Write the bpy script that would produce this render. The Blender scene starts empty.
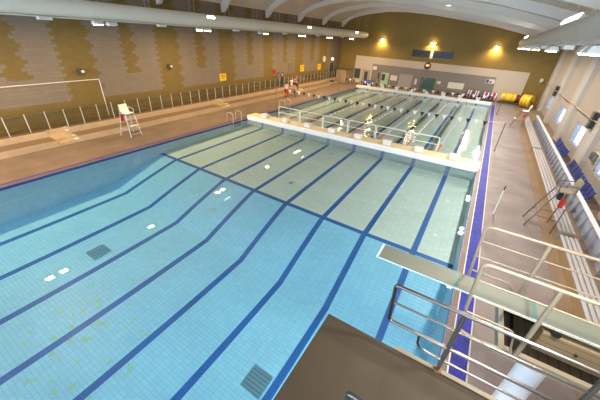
import bpy, bmesh, math, random
from mathutils import Vector, Matrix, Euler
random.seed(7)
S = bpy.context.scene
COL = S.collection
PI = math.pi
V = Vector

# ------------------------------------------------------------------ materials
def new_mat(name):
    m = bpy.data.materials.new(name); m.use_nodes = True
    nt = m.node_tree
    return m, nt, nt.nodes, nt.links, nt.nodes['Principled BSDF']

def mat(name, col, rough=.5, metal=0., var=.06, scale=6., spec=.5, bump=0., coat=0.):
    m, nt, N, L, b = new_mat(name)
    b.inputs['Roughness'].default_value = rough
    b.inputs['Metallic'].default_value = metal
    b.inputs['Specular IOR Level'].default_value = spec
    if coat: b.inputs['Coat Weight'].default_value = coat
    tc = N.new('ShaderNodeTexCoord'); nz = N.new('ShaderNodeTexNoise')
    nz.inputs['Scale'].default_value = scale; nz.inputs['Detail'].default_value = 4
    L.new(tc.outputs['Object'], nz.inputs['Vector'])
    mx = N.new('ShaderNodeMix'); mx.data_type = 'RGBA'
    c = list(col) + [1]
    mx.inputs[6].default_value = [max(0, v*(1-var)) for v in col] + [1]
    mx.inputs[7].default_value = [min(1, v*(1+var)) for v in col] + [1]
    L.new(nz.outputs['Fac'], mx.inputs[0]); L.new(mx.outputs[2], b.inputs['Base Color'])
    if bump:
        bp = N.new('ShaderNodeBump'); bp.inputs['Strength'].default_value = bump
        bp.inputs['Distance'].default_value = .01
        L.new(nz.outputs['Fac'], bp.inputs['Height']); L.new(bp.outputs['Normal'], b.inputs['Normal'])
    return m

def emit(name, col, strength):
    m, nt, N, L, b = new_mat(name)
    b.inputs['Base Color'].default_value = list(col)+[1]
    b.inputs['Emission Color'].default_value = list(col)+[1]
    b.inputs['Emission Strength'].default_value = strength
    return m

def vec_axes(N, L, axes):
    """object coordinates re-ordered so that a 2D texture lies in the given two axes"""
    tc = N.new('ShaderNodeTexCoord'); sp = N.new('ShaderNodeSeparateXYZ'); cb = N.new('ShaderNodeCombineXYZ')
    L.new(tc.outputs['Object'], sp.inputs[0])
    for i, a in enumerate(axes): L.new(sp.outputs['XYZ'.index(a)], cb.inputs[i])
    return cb, sp, tc

def tile_mat(name, col, grout, axes, w, h, rough=.35, mortar=.008, var=.05, offset=0., noise=.08, nscale=.6, algae=None, spec=.5, smooth=.1):
    m, nt, N, L, b = new_mat(name)
    cb, sp, tc = vec_axes(N, L, axes)
    br = N.new('ShaderNodeTexBrick'); br.offset = offset; br.squash = 1
    br.inputs['Scale'].default_value = 1; br.inputs['Brick Width'].default_value = w
    br.inputs['Row Height'].default_value = h; br.inputs['Mortar Size'].default_value = mortar
    br.inputs['Mortar Smooth'].default_value = smooth
    br.inputs['Color1'].default_value = [v*(1-var) for v in col]+[1]
    br.inputs['Color2'].default_value = [min(1, v*(1+var)) for v in col]+[1]
    br.inputs['Mortar'].default_value = list(grout)+[1]
    L.new(cb.outputs[0], br.inputs['Vector'])
    nz = N.new('ShaderNodeTexNoise'); nz.inputs['Scale'].default_value = nscale; nz.inputs['Detail'].default_value = 5
    L.new(tc.outputs['Object'], nz.inputs['Vector'])
    mr = N.new('ShaderNodeMapRange'); mr.inputs['From Min'].default_value = .3; mr.inputs['From Max'].default_value = .7
    mr.inputs['To Min'].default_value = 1-noise; mr.inputs['To Max'].default_value = 1+noise
    L.new(nz.outputs['Fac'], mr.inputs['Value'])
    hs = N.new('ShaderNodeHueSaturation'); L.new(mr.outputs[0], hs.inputs['Value']); L.new(br.outputs['Color'], hs.inputs['Color'])
    out = hs.outputs[0]
    if algae:      # patches of green growth that follow the grout
        acc = None
        for (cx, cy, rad) in algae:
            vm = N.new('ShaderNodeVectorMath'); vm.operation = 'DISTANCE'
            cc = N.new('ShaderNodeCombineXYZ'); L.new(sp.outputs[0], cc.inputs[0]); L.new(sp.outputs[1], cc.inputs[1])
            L.new(cc.outputs[0], vm.inputs[0]); vm.inputs[1].default_value = (cx, cy, 0)
            mm = N.new('ShaderNodeMapRange'); mm.inputs['From Min'].default_value = rad; mm.inputs['From Max'].default_value = rad*.5
            L.new(vm.outputs['Value'], mm.inputs['Value'])
            if acc is None: acc = mm.outputs[0]
            else:
                ad = N.new('ShaderNodeMath'); ad.operation = 'MAXIMUM'; L.new(acc, ad.inputs[0]); L.new(mm.outputs[0], ad.inputs[1]); acc = ad.outputs[0]
        n2 = N.new('ShaderNodeTexNoise'); n2.inputs['Scale'].default_value = 3.4; n2.inputs['Detail'].default_value = 2
        L.new(tc.outputs['Object'], n2.inputs['Vector'])
        th = N.new('ShaderNodeMapRange'); th.inputs['From Min'].default_value = .615; th.inputs['From Max'].default_value = .66
        L.new(n2.outputs['Fac'], th.inputs['Value'])
        mu = N.new('ShaderNodeMath'); mu.operation = 'MULTIPLY'; L.new(acc, mu.inputs[0]); L.new(th.outputs[0], mu.inputs[1])
        m2 = N.new('ShaderNodeMath'); m2.operation = 'MULTIPLY'; m2.inputs[1].default_value = .65; L.new(mu.outputs[0], m2.inputs[0])
        mx = N.new('ShaderNodeMix'); mx.data_type = 'RGBA'; L.new(m2.outputs[0], mx.inputs[0]); L.new(out, mx.inputs[6])
        mx.inputs[7].default_value = (.33, .62, .20, 1); out = mx.outputs[2]
    L.new(out, b.inputs['Base Color'])
    b.inputs['Roughness'].default_value = rough; b.inputs['Specular IOR Level'].default_value = spec
    return m

GOLD = (.172, .116, .027); BLOCK = (.205, .162, .120)
def banded_block_mat():
    """left wall: grey-brown concrete blocks with stepped gold bands"""
    m, nt, N, L, b = new_mat('banded_blockwork')
    cb, sp, tc = vec_axes(N, L, 'YZX')
    def math_(op, a, bb=None, c=None):
        n = N.new('ShaderNodeMath'); n.operation = op
        for i, v in enumerate((a, bb, c)):
            if v is None: continue
            if isinstance(v, (int, float)): n.inputs[i].default_value = v
            else: L.new(v, n.inputs[i])
        return n.outputs[0]
    y, z = sp.outputs[1], sp.outputs[2]
    bw, bh = .44, .215
    row = math_('FLOOR', math_('DIVIDE', z, bh)); odd = math_('MODULO', math_('ABSOLUTE', row), 2.)
    row2 = math_('FLOOR', math_('DIVIDE', z, bh*2)); odd2 = math_('MODULO', math_('ABSOLUTE', row2), 2.)
    col = math_('FLOOR', math_('DIVIDE', math_('ADD', y, math_('MULTIPLY', odd, bw/2)), bw))
    yc = math_('SUBTRACT', math_('MULTIPLY', math_('ADD', col, .5), bw), math_('MULTIPLY', odd, bw/2))
    yq = math_('ADD', yc, math_('MULTIPLY', odd2, .10))
    y0, y1 = -34., 33.
    fac = math_('DIVIDE', math_('SUBTRACT', yq, y0), y1-y0)
    def ramp(bands):
        r = N.new('ShaderNodeValToRGB'); r.color_ramp.interpolation = 'CONSTANT'
        e = r.color_ramp.elements
        e[0].position = 0; e[0].color = (0, 0, 0, 1); e[1].position = 1; e[1].color = (0, 0, 0, 1)
        for a, c in bands:
            n = e.new((a-y0)/(y1-y0)); n.color = (1, 1, 1, 1)
            n = e.new((c-y0)/(y1-y0)); n.color = (0, 0, 0, 1)
        L.new(fac, r.inputs[0]); return r.outputs[0]
    full = ramp([(-31, -28.8), (-24, -21.9), (-17.3, -15.3), (-10.6, -8.5), (-3.5, -1.45), (3.3, 5.5), (10.4, 12.3), (17.4, 19.4), (24.3, 26.8)])
    short = ramp([(-13.5, -12.4), (-6.3, -5.4), (.5, 1.4), (7.6, 8.5), (14.5, 15.4), (21.5, 22.6)])
    hi = math_('GREATER_THAN', z, 3.62); lo = math_('LESS_THAN', math_('ADD', z, math_('MULTIPLY', odd2, .2)), 2.2)
    msk = math_('MINIMUM', 1., math_('ADD', math_('ADD', full, math_('MULTIPLY', short, hi)), lo))
    br = N.new('ShaderNodeTexBrick'); br.offset = .5
    for k, v in (('Scale', 1), ('Brick Width', bw), ('Row Height', bh), ('Mortar Size', .012), ('Mortar Smooth', .3)): br.inputs[k].default_value = v
    br.inputs['Color1'].default_value = (.94, .94, .94, 1); br.inputs['Color2'].default_value = (1.06, 1.06, 1.06, 1); br.inputs['Mortar'].default_value = (.80, .80, .80, 1)
    L.new(cb.outputs[0], br.inputs['Vector'])
    mx = N.new('ShaderNodeMix'); mx.data_type = 'RGBA'; L.new(msk, mx.inputs[0])
    mx.inputs[6].default_value = BLOCK+(1,); mx.inputs[7].default_value = GOLD+(1,)
    mu = N.new('ShaderNodeMix'); mu.data_type = 'RGBA'; mu.blend_type = 'MULTIPLY'; mu.inputs[0].default_value = 1
    L.new(mx.outputs[2], mu.inputs[6]); L.new(br.outputs['Color'], mu.inputs[7])
    L.new(mu.outputs[2], b.inputs['Base Color']); b.inputs['Roughness'].default_value = .6
    bp = N.new('ShaderNodeBump'); bp.inputs['Strength'].default_value = .3; bp.inputs['Distance'].default_value = .01
    L.new(br.outputs['Fac'], bp.inputs['Height']); bp.invert = True; L.new(bp.outputs['Normal'], b.inputs['Normal'])
    return m

def water_mat():
    m, nt, N, L, b = new_mat('pool_water')
    N.remove(b); out = N['Material Output']
    tc = N.new('ShaderNodeTexCoord'); sp = N.new('ShaderNodeSeparateXYZ'); L.new(tc.outputs['Object'], sp.inputs[0])
    n1 = N.new('ShaderNodeTexNoise'); n1.inputs['Scale'].default_value = 2.2; n1.inputs['Detail'].default_value = 2.5
    L.new(tc.outputs['Object'], n1.inputs['Vector'])
    mr = N.new('ShaderNodeMapRange'); mr.inputs['From Min'].default_value = .8; mr.inputs['From Max'].default_value = 1.2
    mr.inputs['To Min'].default_value = WAVE[0]; mr.inputs['To Max'].default_value = WAVE[1]
    L.new(sp.outputs[1], mr.inputs['Value'])
    bp = N.new('ShaderNodeBump'); bp.inputs['Distance'].default_value = .05
    L.new(n1.outputs['Fac'], bp.inputs['Height']); L.new(mr.outputs[0], bp.inputs['Strength'])
    gl = N.new('ShaderNodeBsdfGlass'); gl.inputs['IOR'].default_value = 1.333; gl.inputs['Roughness'].default_value = 0
    gl.inputs['Color'].default_value = (.93, .99, 1, 1)
    L.new(bp.outputs['Normal'], gl.inputs['Normal']); L.new(gl.outputs[0], out.inputs['Surface'])
    return m

def glass_mat(name, tint=(.95, .97, 1), refl=.08, rough=.02, opa=0.):
    m, nt, N, L, b = new_mat(name); N.remove(b); out = N['Material Output']
    tr = N.new('ShaderNodeBsdfTransparent'); tr.inputs[0].default_value = list(tint)+[1]
    gl = N.new('ShaderNodeBsdfGlossy'); gl.inputs['Roughness'].default_value = rough
    fr = N.new('ShaderNodeFresnel'); ge = N.new('ShaderNodeNewGeometry'); mi = N.new('ShaderNodeMapRange')
    mi.inputs['To Min'].default_value = 1.45; mi.inputs['To Max'].default_value = 1/1.45
    L.new(ge.outputs['Backfacing'], mi.inputs['Value']); L.new(mi.outputs[0], fr.inputs['IOR'])
    mx = N.new('ShaderNodeMixShader'); L.new(fr.outputs[0], mx.inputs[0]); L.new(tr.outputs[0], mx.inputs[1]); L.new(gl.outputs[0], mx.inputs[2])
    L.new(mx.outputs[0], out.inputs['Surface'])
    return m

WAVE = (.008, .55)
M = {}
# ------------------------------------------------------------------ mesh builder
class MB:
    def __init__(s): s.v = []; s.f = []; s.m = []; s.sm = []
    def add(s, vs, fs, m=0, smooth=False):
        o = len(s.v); s.v += [tuple(p) for p in vs]
        for f in fs: s.f.append([i+o for i in f]); s.m.append(m); s.sm.append(smooth)
        return s
    def box(s, x0, x1, y0, y1, z0, z1, m=0, rot=None, piv=None):
        p = [V((x, y, z)) for z in (z0, z1) for y in (y0, y1) for x in (x0, x1)]
        if rot is not None:
            c = V(piv) if piv else V(((x0+x1)/2, (y0+y1)/2, (z0+z1)/2)); R = Euler(rot).to_matrix()
            p = [R @ (q-c)+c for q in p]
        return s.add(p, [(0, 2, 3, 1), (4, 5, 7, 6), (0, 1, 5, 4), (2, 6, 7, 3), (0, 4, 6, 2), (1, 3, 7, 5)], m)
    def cbox(s, x0, x1, y0, y1, z0, z1, b=.02, m=0):
        """box with all edges chamfered"""
        vs = []; 
        xs, ys, zs = (x0, x1), (y0, y1), (z0, z1)
        bm = bmesh.new(); bmesh.ops.create_cube(bm, size=1)
        for q in bm.verts: q.co = V(((x0+x1)/2+q.co.x*(x1-x0), (y0+y1)/2+q.co.y*(y1-y0), (z0+z1)/2+q.co.z*(z1-z0)))
        bmesh.ops.bevel(bm, geom=bm.edges[:], offset=b, segments=2, profile=.5, affect='EDGES')
        bm.verts.index_update()
        s.add([q.co for q in bm.verts], [[q.index for q in f.verts] for f in bm.faces], m); bm.free(); return s
    def ring(s, c, t, n, r, up=None):
        t = t.normalized(); a = t.cross(up if up else V((0, 0, 1)))
        if a.length < 1e-4: a = t.cross(V((1, 0, 0)))
        a.normalize(); b = t.cross(a)
        return [c+a*math.cos(2*PI*i/n)*r+b*math.sin(2*PI*i/n)*r for i in range(n)]
    def cyl(s, p, q, r, r2=None, n=12, m=0, cap=True):
        p, q = V(p), V(q); r2 = r if r2 is None else r2
        A = s.ring(p, q-p, n, r); B = s.ring(q, q-p, n, r2)
        s.add(A+B, [(i, (i+1) % n, n+(i+1) % n, n+i) for i in range(n)], m, True)
        if cap: s.add(A, [list(range(n))[::-1]], m); s.add(B, [list(range(n))], m)
        return s
    def tube(s, pts, r, n=8, m=0, closed=False):
        pts = [V(p) for p in pts]; k = len(pts); rings = []
        a = None
        for i in range(k):
            if closed: t = (pts[(i+1) % k]-pts[i-1])
            else: t = (pts[min(i+1, k-1)]-pts[max(i-1, 0)])
            t.normalize()
            if a is None:
                a = t.cross(V((0, 0, 1)))
                if a.length < 1e-3: a = t.cross(V((1, 0, 0)))
            a = (a-t*a.dot(t)).normalized(); b = t.cross(a)
            rings.append([pts[i]+a*math.cos(2*PI*j/n)*r+b*math.sin(2*PI*j/n)*r for j in range(n)])
        vs = [p for R in rings for p in R]; fs = []
        for i in range(k if closed else k-1):
            i2 = (i+1) % k
            fs += [(i*n+j, i*n+(j+1) % n, i2*n+(j+1) % n, i2*n+j) for j in range(n)]
        s.add(vs, fs, m, True)
        if not closed:
            s.add(rings[0], [list(range(n))[::-1]], m); s.add(rings[-1], [list(range(n))], m)
        return s
    def prism(s, poly, axis, a, b, m=0, smooth=False):
        """2D polygon extruded along axis; poly coords are the two other axes in xyz order"""
        def P(q, h): return {'x': (h, q[0], q[1]), 'y': (q[0], h, q[1]), 'z': (q[0], q[1], h)}[axis]
        n = len(poly); A = [P(q, a) for q in poly]; B = [P(q, b) for q in poly]
        s.add(A+B, [(i, (i+1) % n, n+(i+1) % n, n+i) for i in range(n)], m, smooth)
        s.add(A, [list(range(n))], m); s.add(B, [list(range(n))[::-1]], m)
        return s
    def ell(s, c, rx, ry, rz, m=0, nu=14, nv=9):
        vs = [(c[0], c[1], c[2]-rz)]
        for i in range(1, nv):
            ph = -PI/2+PI*i/nv
            for j in range(nu):
                th = 2*PI*j/nu; vs.append((c[0]+rx*math.cos(ph)*math.cos(th), c[1]+ry*math.cos(ph)*math.sin(th), c[2]+rz*math.sin(ph)))
        vs.append((c[0], c[1], c[2]+rz)); fs = []
        for j in range(nu): fs.append((0, 1+(j+1) % nu, 1+j))
        for i in range(nv-2):
            for j in range(nu):
                a = 1+i*nu+j; b = 1+i*nu+(j+1) % nu; fs.append((a, b, b+nu, a+nu))
        o = 1+(nv-2)*nu
        for j in range(nu): fs.append((o+j, o+(j+1) % nu, len(vs)-1))
        return s.add(vs, fs, m, True)
    def build(s, name, mats, parent=None, loc=None):
        if not isinstance(mats, (list, tuple)): mats = [mats]
        me = bpy.data.meshes.new(name); me.from_pydata(s.v, [], s.f)
        for q in mats: me.materials.append(M[q] if isinstance(q, str) else q)
        for p, mi, sm in zip(me.polygons, s.m, s.sm): p.material_index = mi; p.use_smooth = sm
        bm = bmesh.new(); bm.from_mesh(me); bmesh.ops.recalc_face_normals(bm, faces=bm.faces[:]); bm.to_mesh(me); bm.free()
        o = bpy.data.objects.new(name, me); COL.objects.link(o)
        if parent: o.parent = parent
        if loc: o.location = loc
        return o

def fillet(pts, rad, seg=5):
    pts = [V(p) for p in pts]; out = [pts[0]]
    for i in range(1, len(pts)-1):
        a, b, c = pts[i-1], pts[i], pts[i+1]
        d1 = (a-b); d2 = (c-b); r = min(rad, d1.length*.49, d2.length*.49)
        p, q = b+d1.normalized()*r, b+d2.normalized()*r
        for k in range(seg+1):
            t = k/seg; out.append(p*(1-t)**2+b*2*t*(1-t)+q*t*t)
    out.append(pts[-1]); return out

def thing(name, label, cat, loc=(0, 0, 0), rz=0., group=None):
    o = bpy.data.objects.new(name, None); COL.objects.link(o); o.location = loc; o.rotation_euler = (0, 0, rz)
    o.empty_display_size = .1
    o['label'] = label; o['category'] = cat
    if group: o['group'] = group
    return o
def tag(o, label, cat, group=None, kind=None):
    o['label'] = label; o['category'] = cat
    if group: o['group'] = group
    if kind: o['kind'] = kind
    return o
def struct(o, kind='structure'): o['kind'] = kind; return o
def dup(root, loc=None, rz=None, label=None):
    r = root.copy(); COL.objects.link(r)
    if loc is not None: r.location = loc
    if rz is not None: r.rotation_euler = (0, 0, rz)
    if label: r['label'] = label
    for ch in list(root.children):
        c = ch.copy(); COL.objects.link(c); c.parent = r
        for g in list(ch.children):
            d = g.copy(); COL.objects.link(d); d.parent = c
    return r

# ------------------------------------------------------------------ material set
M['deck'] = tile_mat('deck_tiles', (.190, .155, .150), (.170, .138, .133), 'XYZ', .2, .2, rough=.5, spec=.3, mortar=.006, noise=.2, nscale=.8)
M['deck_brown'] = tile_mat('bench_side_deck_tiles', (.195, .130, .085), (.165, .11, .072), 'XYZ', .2, .2, rough=.5, spec=.3, mortar=.006, noise=.15, nscale=.8)  # browner tone from the bench foot to the right wall
M['deck_left'] = tile_mat('lamplit_deck_tiles', (.172, .124, .094), (.150, .108, .082), 'XYZ', .2, .2, rough=.5, spec=.3, mortar=.006, noise=.2, nscale=.8)  # deck tile tone browned to carry the warm lamp light on the left
M['coping'] = tile_mat('coping_tiles', (.15, .105, .088), (.12, .085, .07), 'XYZ', .15, .24, rough=.45, spec=.2, noise=.12)
M['blue_tile'] = tile_mat('blue_border_tiles', (.024, .030, .27), (.05, .05, .30), 'XYZ', .12, .12, rough=.55, mortar=.004, noise=.3, nscale=4, spec=.15)
M['white_line'] = mat('white_border_tiles', (.50, .42, .36), .4)
M['edge_blue'] = mat('dark_blue_edge_tiles', (.03, .05, .22), .35)
FL = [(8.6, -17.9, 2.6), (9.8, -18.4, 1.6), (7.7, -11.2, 1.3)]
M['floor_deep'] = tile_mat('deep_pool_tiles', (.315, .74, 1.0), (.22, .57, .88), 'XYZ', .25, .125, noise=.04, algae=FL, mortar=.007)
M['floor_shallow'] = tile_mat('shallow_pool_tiles', (.68, .83, .80), (.54, .70, .69), 'XYZ', .25, .125, noise=.04, mortar=.007)
M['wall_tx'] = tile_mat('pool_side_tiles', (.60, .85, 1.0), (.50, .76, .97), 'YZX', .25, .25, noise=.05)
M['wall_ty'] = tile_mat('pool_end_tiles', (.45, .62, .68), (.50, .68, .72), 'XZY', .6, .35, noise=.05)
M['lane'] = tile_mat('navy_lane_tiles', (.012, .125, .46), (.02, .16, .52), 'XYZ', .125, .125, noise=.1)
M['water'] = water_mat()
M['block_wall'] = banded_block_mat()
M['gold_wall'] = tile_mat('gold_blockwork', (.27, .18, .035), (.22, .145, .03), 'XZY', .44, .215, rough=.6, mortar=.012, offset=.5, noise=.08)
M['cream_wall'] = mat('cream_painted_wall', (.60, .51, .42), .6, var=.03)
M['grey_wall'] = mat('grey_painted_recess', (.25, .215, .19), .6, var=.03)
M['white_wall'] = mat('white_wall_panels', (.40, .365, .33), .6, var=.03, scale=1)
M['beige_wall'] = mat('beige_wall_panels', (.36, .305, .25), .6, var=.03, scale=1)
M['frame_grey'] = mat('blue_grey_window_frame', (.22, .27, .36), .4)
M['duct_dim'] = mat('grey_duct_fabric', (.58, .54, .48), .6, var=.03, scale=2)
M['ceiling'] = tile_mat('ceiling_panels', (.60, .56, .50), (.48, .45, .40), 'YXZ', 2.4, 1.2, rough=.7, mortar=.02, noise=.03)
M['beam'] = mat('white_roof_beams', (.70, .66, .60), .55, var=.03)
M['tier'] = tile_mat('cream_tier_faces', (.46, .335, .20), (.40, .29, .17), 'YZX', .3, .3, rough=.45, mortar=.006, noise=.06)
M['tread'] = mat('brown_tier_treads', (.17, .11, .065), .4, var=.1)
M['nosing'] = mat('pale_step_nosing', (.82, .80, .76), .4)
M['cream'] = mat('cream_paint', (.235, .205, .15), .4, var=.03)
M['bulk_white'] = mat('white_bulkhead_face', (.82, .82, .82), .35, var=.03)
M['bulk_top'] = mat('cream_bulkhead_deck', (.74, .60, .38), .5, var=.05)
M['white'] = mat('white_plastic', (.80, .78, .73), .4, var=.02)
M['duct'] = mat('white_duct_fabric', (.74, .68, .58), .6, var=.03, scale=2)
M['steel'] = mat('brushed_stainless_steel', (.17, .16, .15), .28, 1., var=.04, scale=30)
M['grey_steel'] = mat('grey_railing_steel', (.12, .11, .095), .4, .6, var=.05)
M['rail_steel'] = mat('pale_railing_steel', (.60, .60, .62), .35, .3, var=.05)
M['rust'] = mat('rusty_flange', (.25, .12, .04), .6, var=.3, scale=30)
M['alu'] = mat('aluminium_cap', (.85, .86, .90), .3, .5, var=.03)
M['plat'] = tile_mat('brown_platform_surface', (.050, .038, .026), (.042, .032, .022), 'XYZ', 1.05, 2.4, rough=.65, mortar=.008, noise=.12, nscale=1.5, spec=.2)
M['board_top'] = mat('grey_green_board_grip', (.118, .132, .110), .6, var=.05, scale=40, bump=.2)
M['board_edge'] = mat('pale_blue_board_edge', (.42, .58, .66), .4)
M['teal'] = mat('teal_board_stripe', (.06, .115, .10), .5)
M['plank'] = tile_mat('dark_stand_planks', (.022, .017, .012), (.01, .008, .006), 'YXZ', 3., .14, spec=.1, rough=.8, mortar=.012)
M['wood'] = tile_mat('pale_wood_planks', (.27, .21, .125), (.13, .095, .055), 'XZY', 4., .13, rough=.5, mortar=.008)
M['bench_base'] = mat('light_wood_bench', (.30, .19, .085), .5, var=.1)
M['bench_slat'] = mat('white_bench_slats', (.34, .34, .37), .45)
M['barrier'] = mat('blue_grey_barrier_panel', (.38, .40, .48), .35, var=.05)
M['barrier_bracket'] = mat('blue_grey_brackets', (.22, .235, .29), .5)
M['seat_blue'] = mat('dark_blue_seat_plastic', (.022, .032, .14), .45, var=.2)
M['black'] = mat('black_plastic', (.015, .015, .015), .4)
M['dark'] = mat('dark_glass_panel', (.07, .08, .08), .2)
M['green_door'] = mat('dark_green_doorway', (.02, .09, .045), .4, var=.3)
M['lit_green'] = mat('pale_green_door', (.45, .62, .45), .4)
M['door_grey'] = mat('grey_door', (.30, .29, .26), .5)
M['door_pale'] = mat('pale_grey_door', (.42, .38, .33), .5)
M['louvre'] = mat('blue_grey_louvre', (.028, .03, .033), .5)
M['paper'] = mat('white_paper', (.78, .74, .66), .6)
M['red'] = mat('red_vinyl', (.34, .018, .015), .45, var=.1)
M['orange_red'] = mat('orange_red_float', (.60, .08, .03), .4)
M['yellow'] = mat('yellow_vinyl', (.75, .48, .02), .45, var=.08)
M['sign_yellow'] = mat('yellow_sign', (.80, .52, .01), .5)
M['sign_black'] = mat('sign_lettering', (.04, .03, .02), .6)
M['blue'] = mat('royal_blue_plastic', (.02, .05, .32), .4)
M['float_white'] = mat('white_float', (.80, .78, .74), .4)
M['float_blue'] = mat('blue_float', (.05, .09, .35), .4)
M['skin'] = mat('skin', (.55, .33, .23), .5)
M['hair'] = mat('dark_hair', (.03, .02, .015), .6)
M['jeans'] = mat('blue_jeans', (.05, .08, .18), .7)
M['grey_cloth'] = mat('grey_cloth', (.22, .22, .24), .8)
M['black_cloth'] = mat('black_cloth', (.02, .02, .025), .8)
M['red_cloth'] = mat('red_cloth', (.55, .03, .025), .7)
M['white_cloth'] = mat('white_cloth', (.72, .70, .66), .7)
M['pane'] = glass_mat('window_glass')
M['balustrade'] = glass_mat('balustrade_glass', (.86, .87, .83), rough=.03)
M['brick_store'] = tile_mat('store_blockwork', (.34, .25, .16), (.26, .19, .12), 'XZY', .4, .2, offset=.5, mortar=.012)
M['grate'] = mat('teal_drain_grate', (.30, .66, .74), .5)
M['wire'] = mat('white_hanger_wire', (.7, .66, .58), .5)
M['pipe_beige'] = mat('beige_conduit', (.50, .34, .18), .5)
M['housing'] = mat('lamp_housing', (.70, .68, .62), .4)
WARM = (1, .69, .34); WARM2 = (1, .91, .78); COOL = (.78, .88, 1)
M['lens'] = emit('lit_lamp_lens', (1, .86, .66), 28)
M['strip'] = emit('lit_strip_tube', (.92, 1, .92), 9)
M['wall_lens'] = emit('lit_wall_lamp', (1, .78, .42), 110)
M['down_lens'] = emit('lit_downlight', (1, .86, .6), 2.2)
M['exit'] = emit('lit_exit_sign', (1, .85, .6), 5)
M['led'] = emit('orange_display', (1, .30, .04), 1.6)

# ------------------------------------------------------------------ dimensions
XL, XR, YN, YF = -6.4, 24., -33., 32.3          # room
PW, PN, PF = 18.42, -25., 26.6                  # pool: x 0..PW, near end, far end
DZ = .1                                         # deck height over the water
D1, D2, YT, YB = 1.75, 3.58, -8.9, -12.4        # shallow depth, deep depth, top and foot of the slope
LANES = [9.2+2.1825*(i-3.5) for i in range(8)]
LW = .125
PXZ = [(-6.4, 8.55), (-5.2, 9.3), (-4, 9.8), (-2, 10.25), (1, 10.6), (4, 10.6), (8, 10.25), (12.7, 9.6), (16.5, 9.0), (19, 8.45), (22, 7.7), (24, 7.1)]
def ceil_z(x):
    for (a, za), (b, zb) in zip(PXZ[:-1], PXZ[1:]):
        if x <= b: return za+(zb-za)*(x-a)/(b-a)
    return PXZ[-1][1]

# ------------------------------------------------------------------ pool basin
def basin():
    mb = MB()    # materials: 0 deep floor, 1 shallow floor, 2 side tiles, 3 end tiles, 4 lane navy
    xs = [0.]
    for l in LANES: xs += [l-LW, l+LW]
    xs.append(PW)
    def strip(ya, za, yb, zb, m, lanes=True, x0=None, x1=None):
        for i in range(len(xs)-1):
            is_l = i % 2 == 1
            mm = 4 if (is_l and lanes) or m == 4 else m
            mb.add([(xs[i], ya, za), (xs[i+1], ya, za), (xs[i+1], yb, zb), (xs[i], yb, zb)], [(0, 1, 2, 3)], mm)
    dfar = 1.55
    strip(PN, -D2, PN+2, -D2, 0, False); strip(PN+2, -D2, YB, -D2, 0); strip(YB, -D2, YT, -D1, 0)
    strip(YT, -D1, YT+.26, -D1, 4); strip(YT+.26, -D1, 1.0, -D1, 1)
    strip(1.0, -D1, 3.2, -D1+.01, 1, True); strip(3.2, -D1+.01, 25, -dfar, 1); strip(25, -dfar, PF, -dfar, 1, False)
    for x in (0., PW):
        prof = [(PN, -D2), (YB, -D2), (YT, -D1), (1., -D1), (25, -dfar), (PF, -dfar)]
        for (a, za), (b, zb) in zip(prof[:-1], prof[1:]):
            mb.add([(x, a, za), (x, b, zb), (x, b, -.06), (x, a, -.06)], [(0, 1, 2, 3)], 2)
        mb.add([(x, PN, -.06), (x, PF, -.06), (x, PF, DZ), (x, PN, DZ)], [(0, 1, 2, 3)], 5)
    mb.add([(0, PN, -D2), (PW, PN, -D2), (PW, PN, DZ), (0, PN, DZ)], [(0, 1, 2, 3)], 3)
    for i in range(len(xs)-1):
        mb.add([(xs[i], PF, -dfar), (xs[i+1], PF, -dfar), (xs[i+1], PF, DZ), (xs[i], PF, DZ)], [(0, 1, 2, 3)], 4 if i % 2 else 3)
    o = mb.build('pool_basin', ['floor_deep', 'floor_shallow', 'wall_tx', 'wall_ty', 'lane', 'edge_blue'])
    # normals of an open shell: point them inward (up)
    return struct(o)
basin()

mb = MB(); mb.add([(0, PN, 0), (PW, PN, 0), (PW, PF, 0), (0, PF, 0)], [(0, 1, 2, 3)], 0, True)
wat = mb.build('pool_water', 'water'); wat['kind'] = 'stuff'; wat['label'] = 'clear still pool water over pale tiles and navy lane lines'; wat['category'] = 'water'

# deck around the pool, with coping and border lines
mb = MB()
def deckrect(x0, x1, y0, y1, m): mb.add([(x0, y0, DZ), (x1, y0, DZ), (x1, y1, DZ), (x0, y1, DZ)], [(0, 1, 2, 3)], m)
ya, yb = PN, PF
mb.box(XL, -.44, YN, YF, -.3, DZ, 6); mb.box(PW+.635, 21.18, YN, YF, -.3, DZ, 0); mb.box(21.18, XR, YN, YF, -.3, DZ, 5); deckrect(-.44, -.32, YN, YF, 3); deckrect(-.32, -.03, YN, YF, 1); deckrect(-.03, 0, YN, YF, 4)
deckrect(PW, PW+.03, YN, YF, 4); deckrect(PW+.03, PW+.19, YN, YF, 1); deckrect(PW+.19, PW+.225, YN, YF, 2)
deckrect(PW+.225, PW+.60, YN, PF+.5, 3); deckrect(PW+.225, PW+.60, PF+.5, YF, 0); deckrect(PW+.60, PW+.635, YN, YF, 2)
deckrect(0, PW, PF, YF, 0); deckrect(0, PW, YN, PN, 0)
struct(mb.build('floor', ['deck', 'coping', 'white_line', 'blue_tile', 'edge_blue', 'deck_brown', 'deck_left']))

# raised ledge at the far end
mb = MB(); mb.box(-.4, PW+.1, PF-.04, PF+.75, DZ-.02, .40, 0)
struct(mb.build('trim_1', ['bulk_white']))

# ------------------------------------------------------------------ room shell
def wall_poly(y, t, name, m, cuts=None):
    mb = MB(); poly = [(XL-.3, -.2), (XR+.3, -.2), (XR+.3, 7.6)]+[(x, z+.55) for x, z in PXZ[::-1]]+[(XL-.3, 9.1)]
    mb.prism(poly, 'y', y, y+t); return struct(mb.build(name, m))
wall_poly(YF, .3, 'wall_far', 'gold_wall')
mb = MB(); mb.box(XL-.3, XL, YN, YF, -.2, 9.2); struct(mb.build('wall_left', 'block_wall'))

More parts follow.
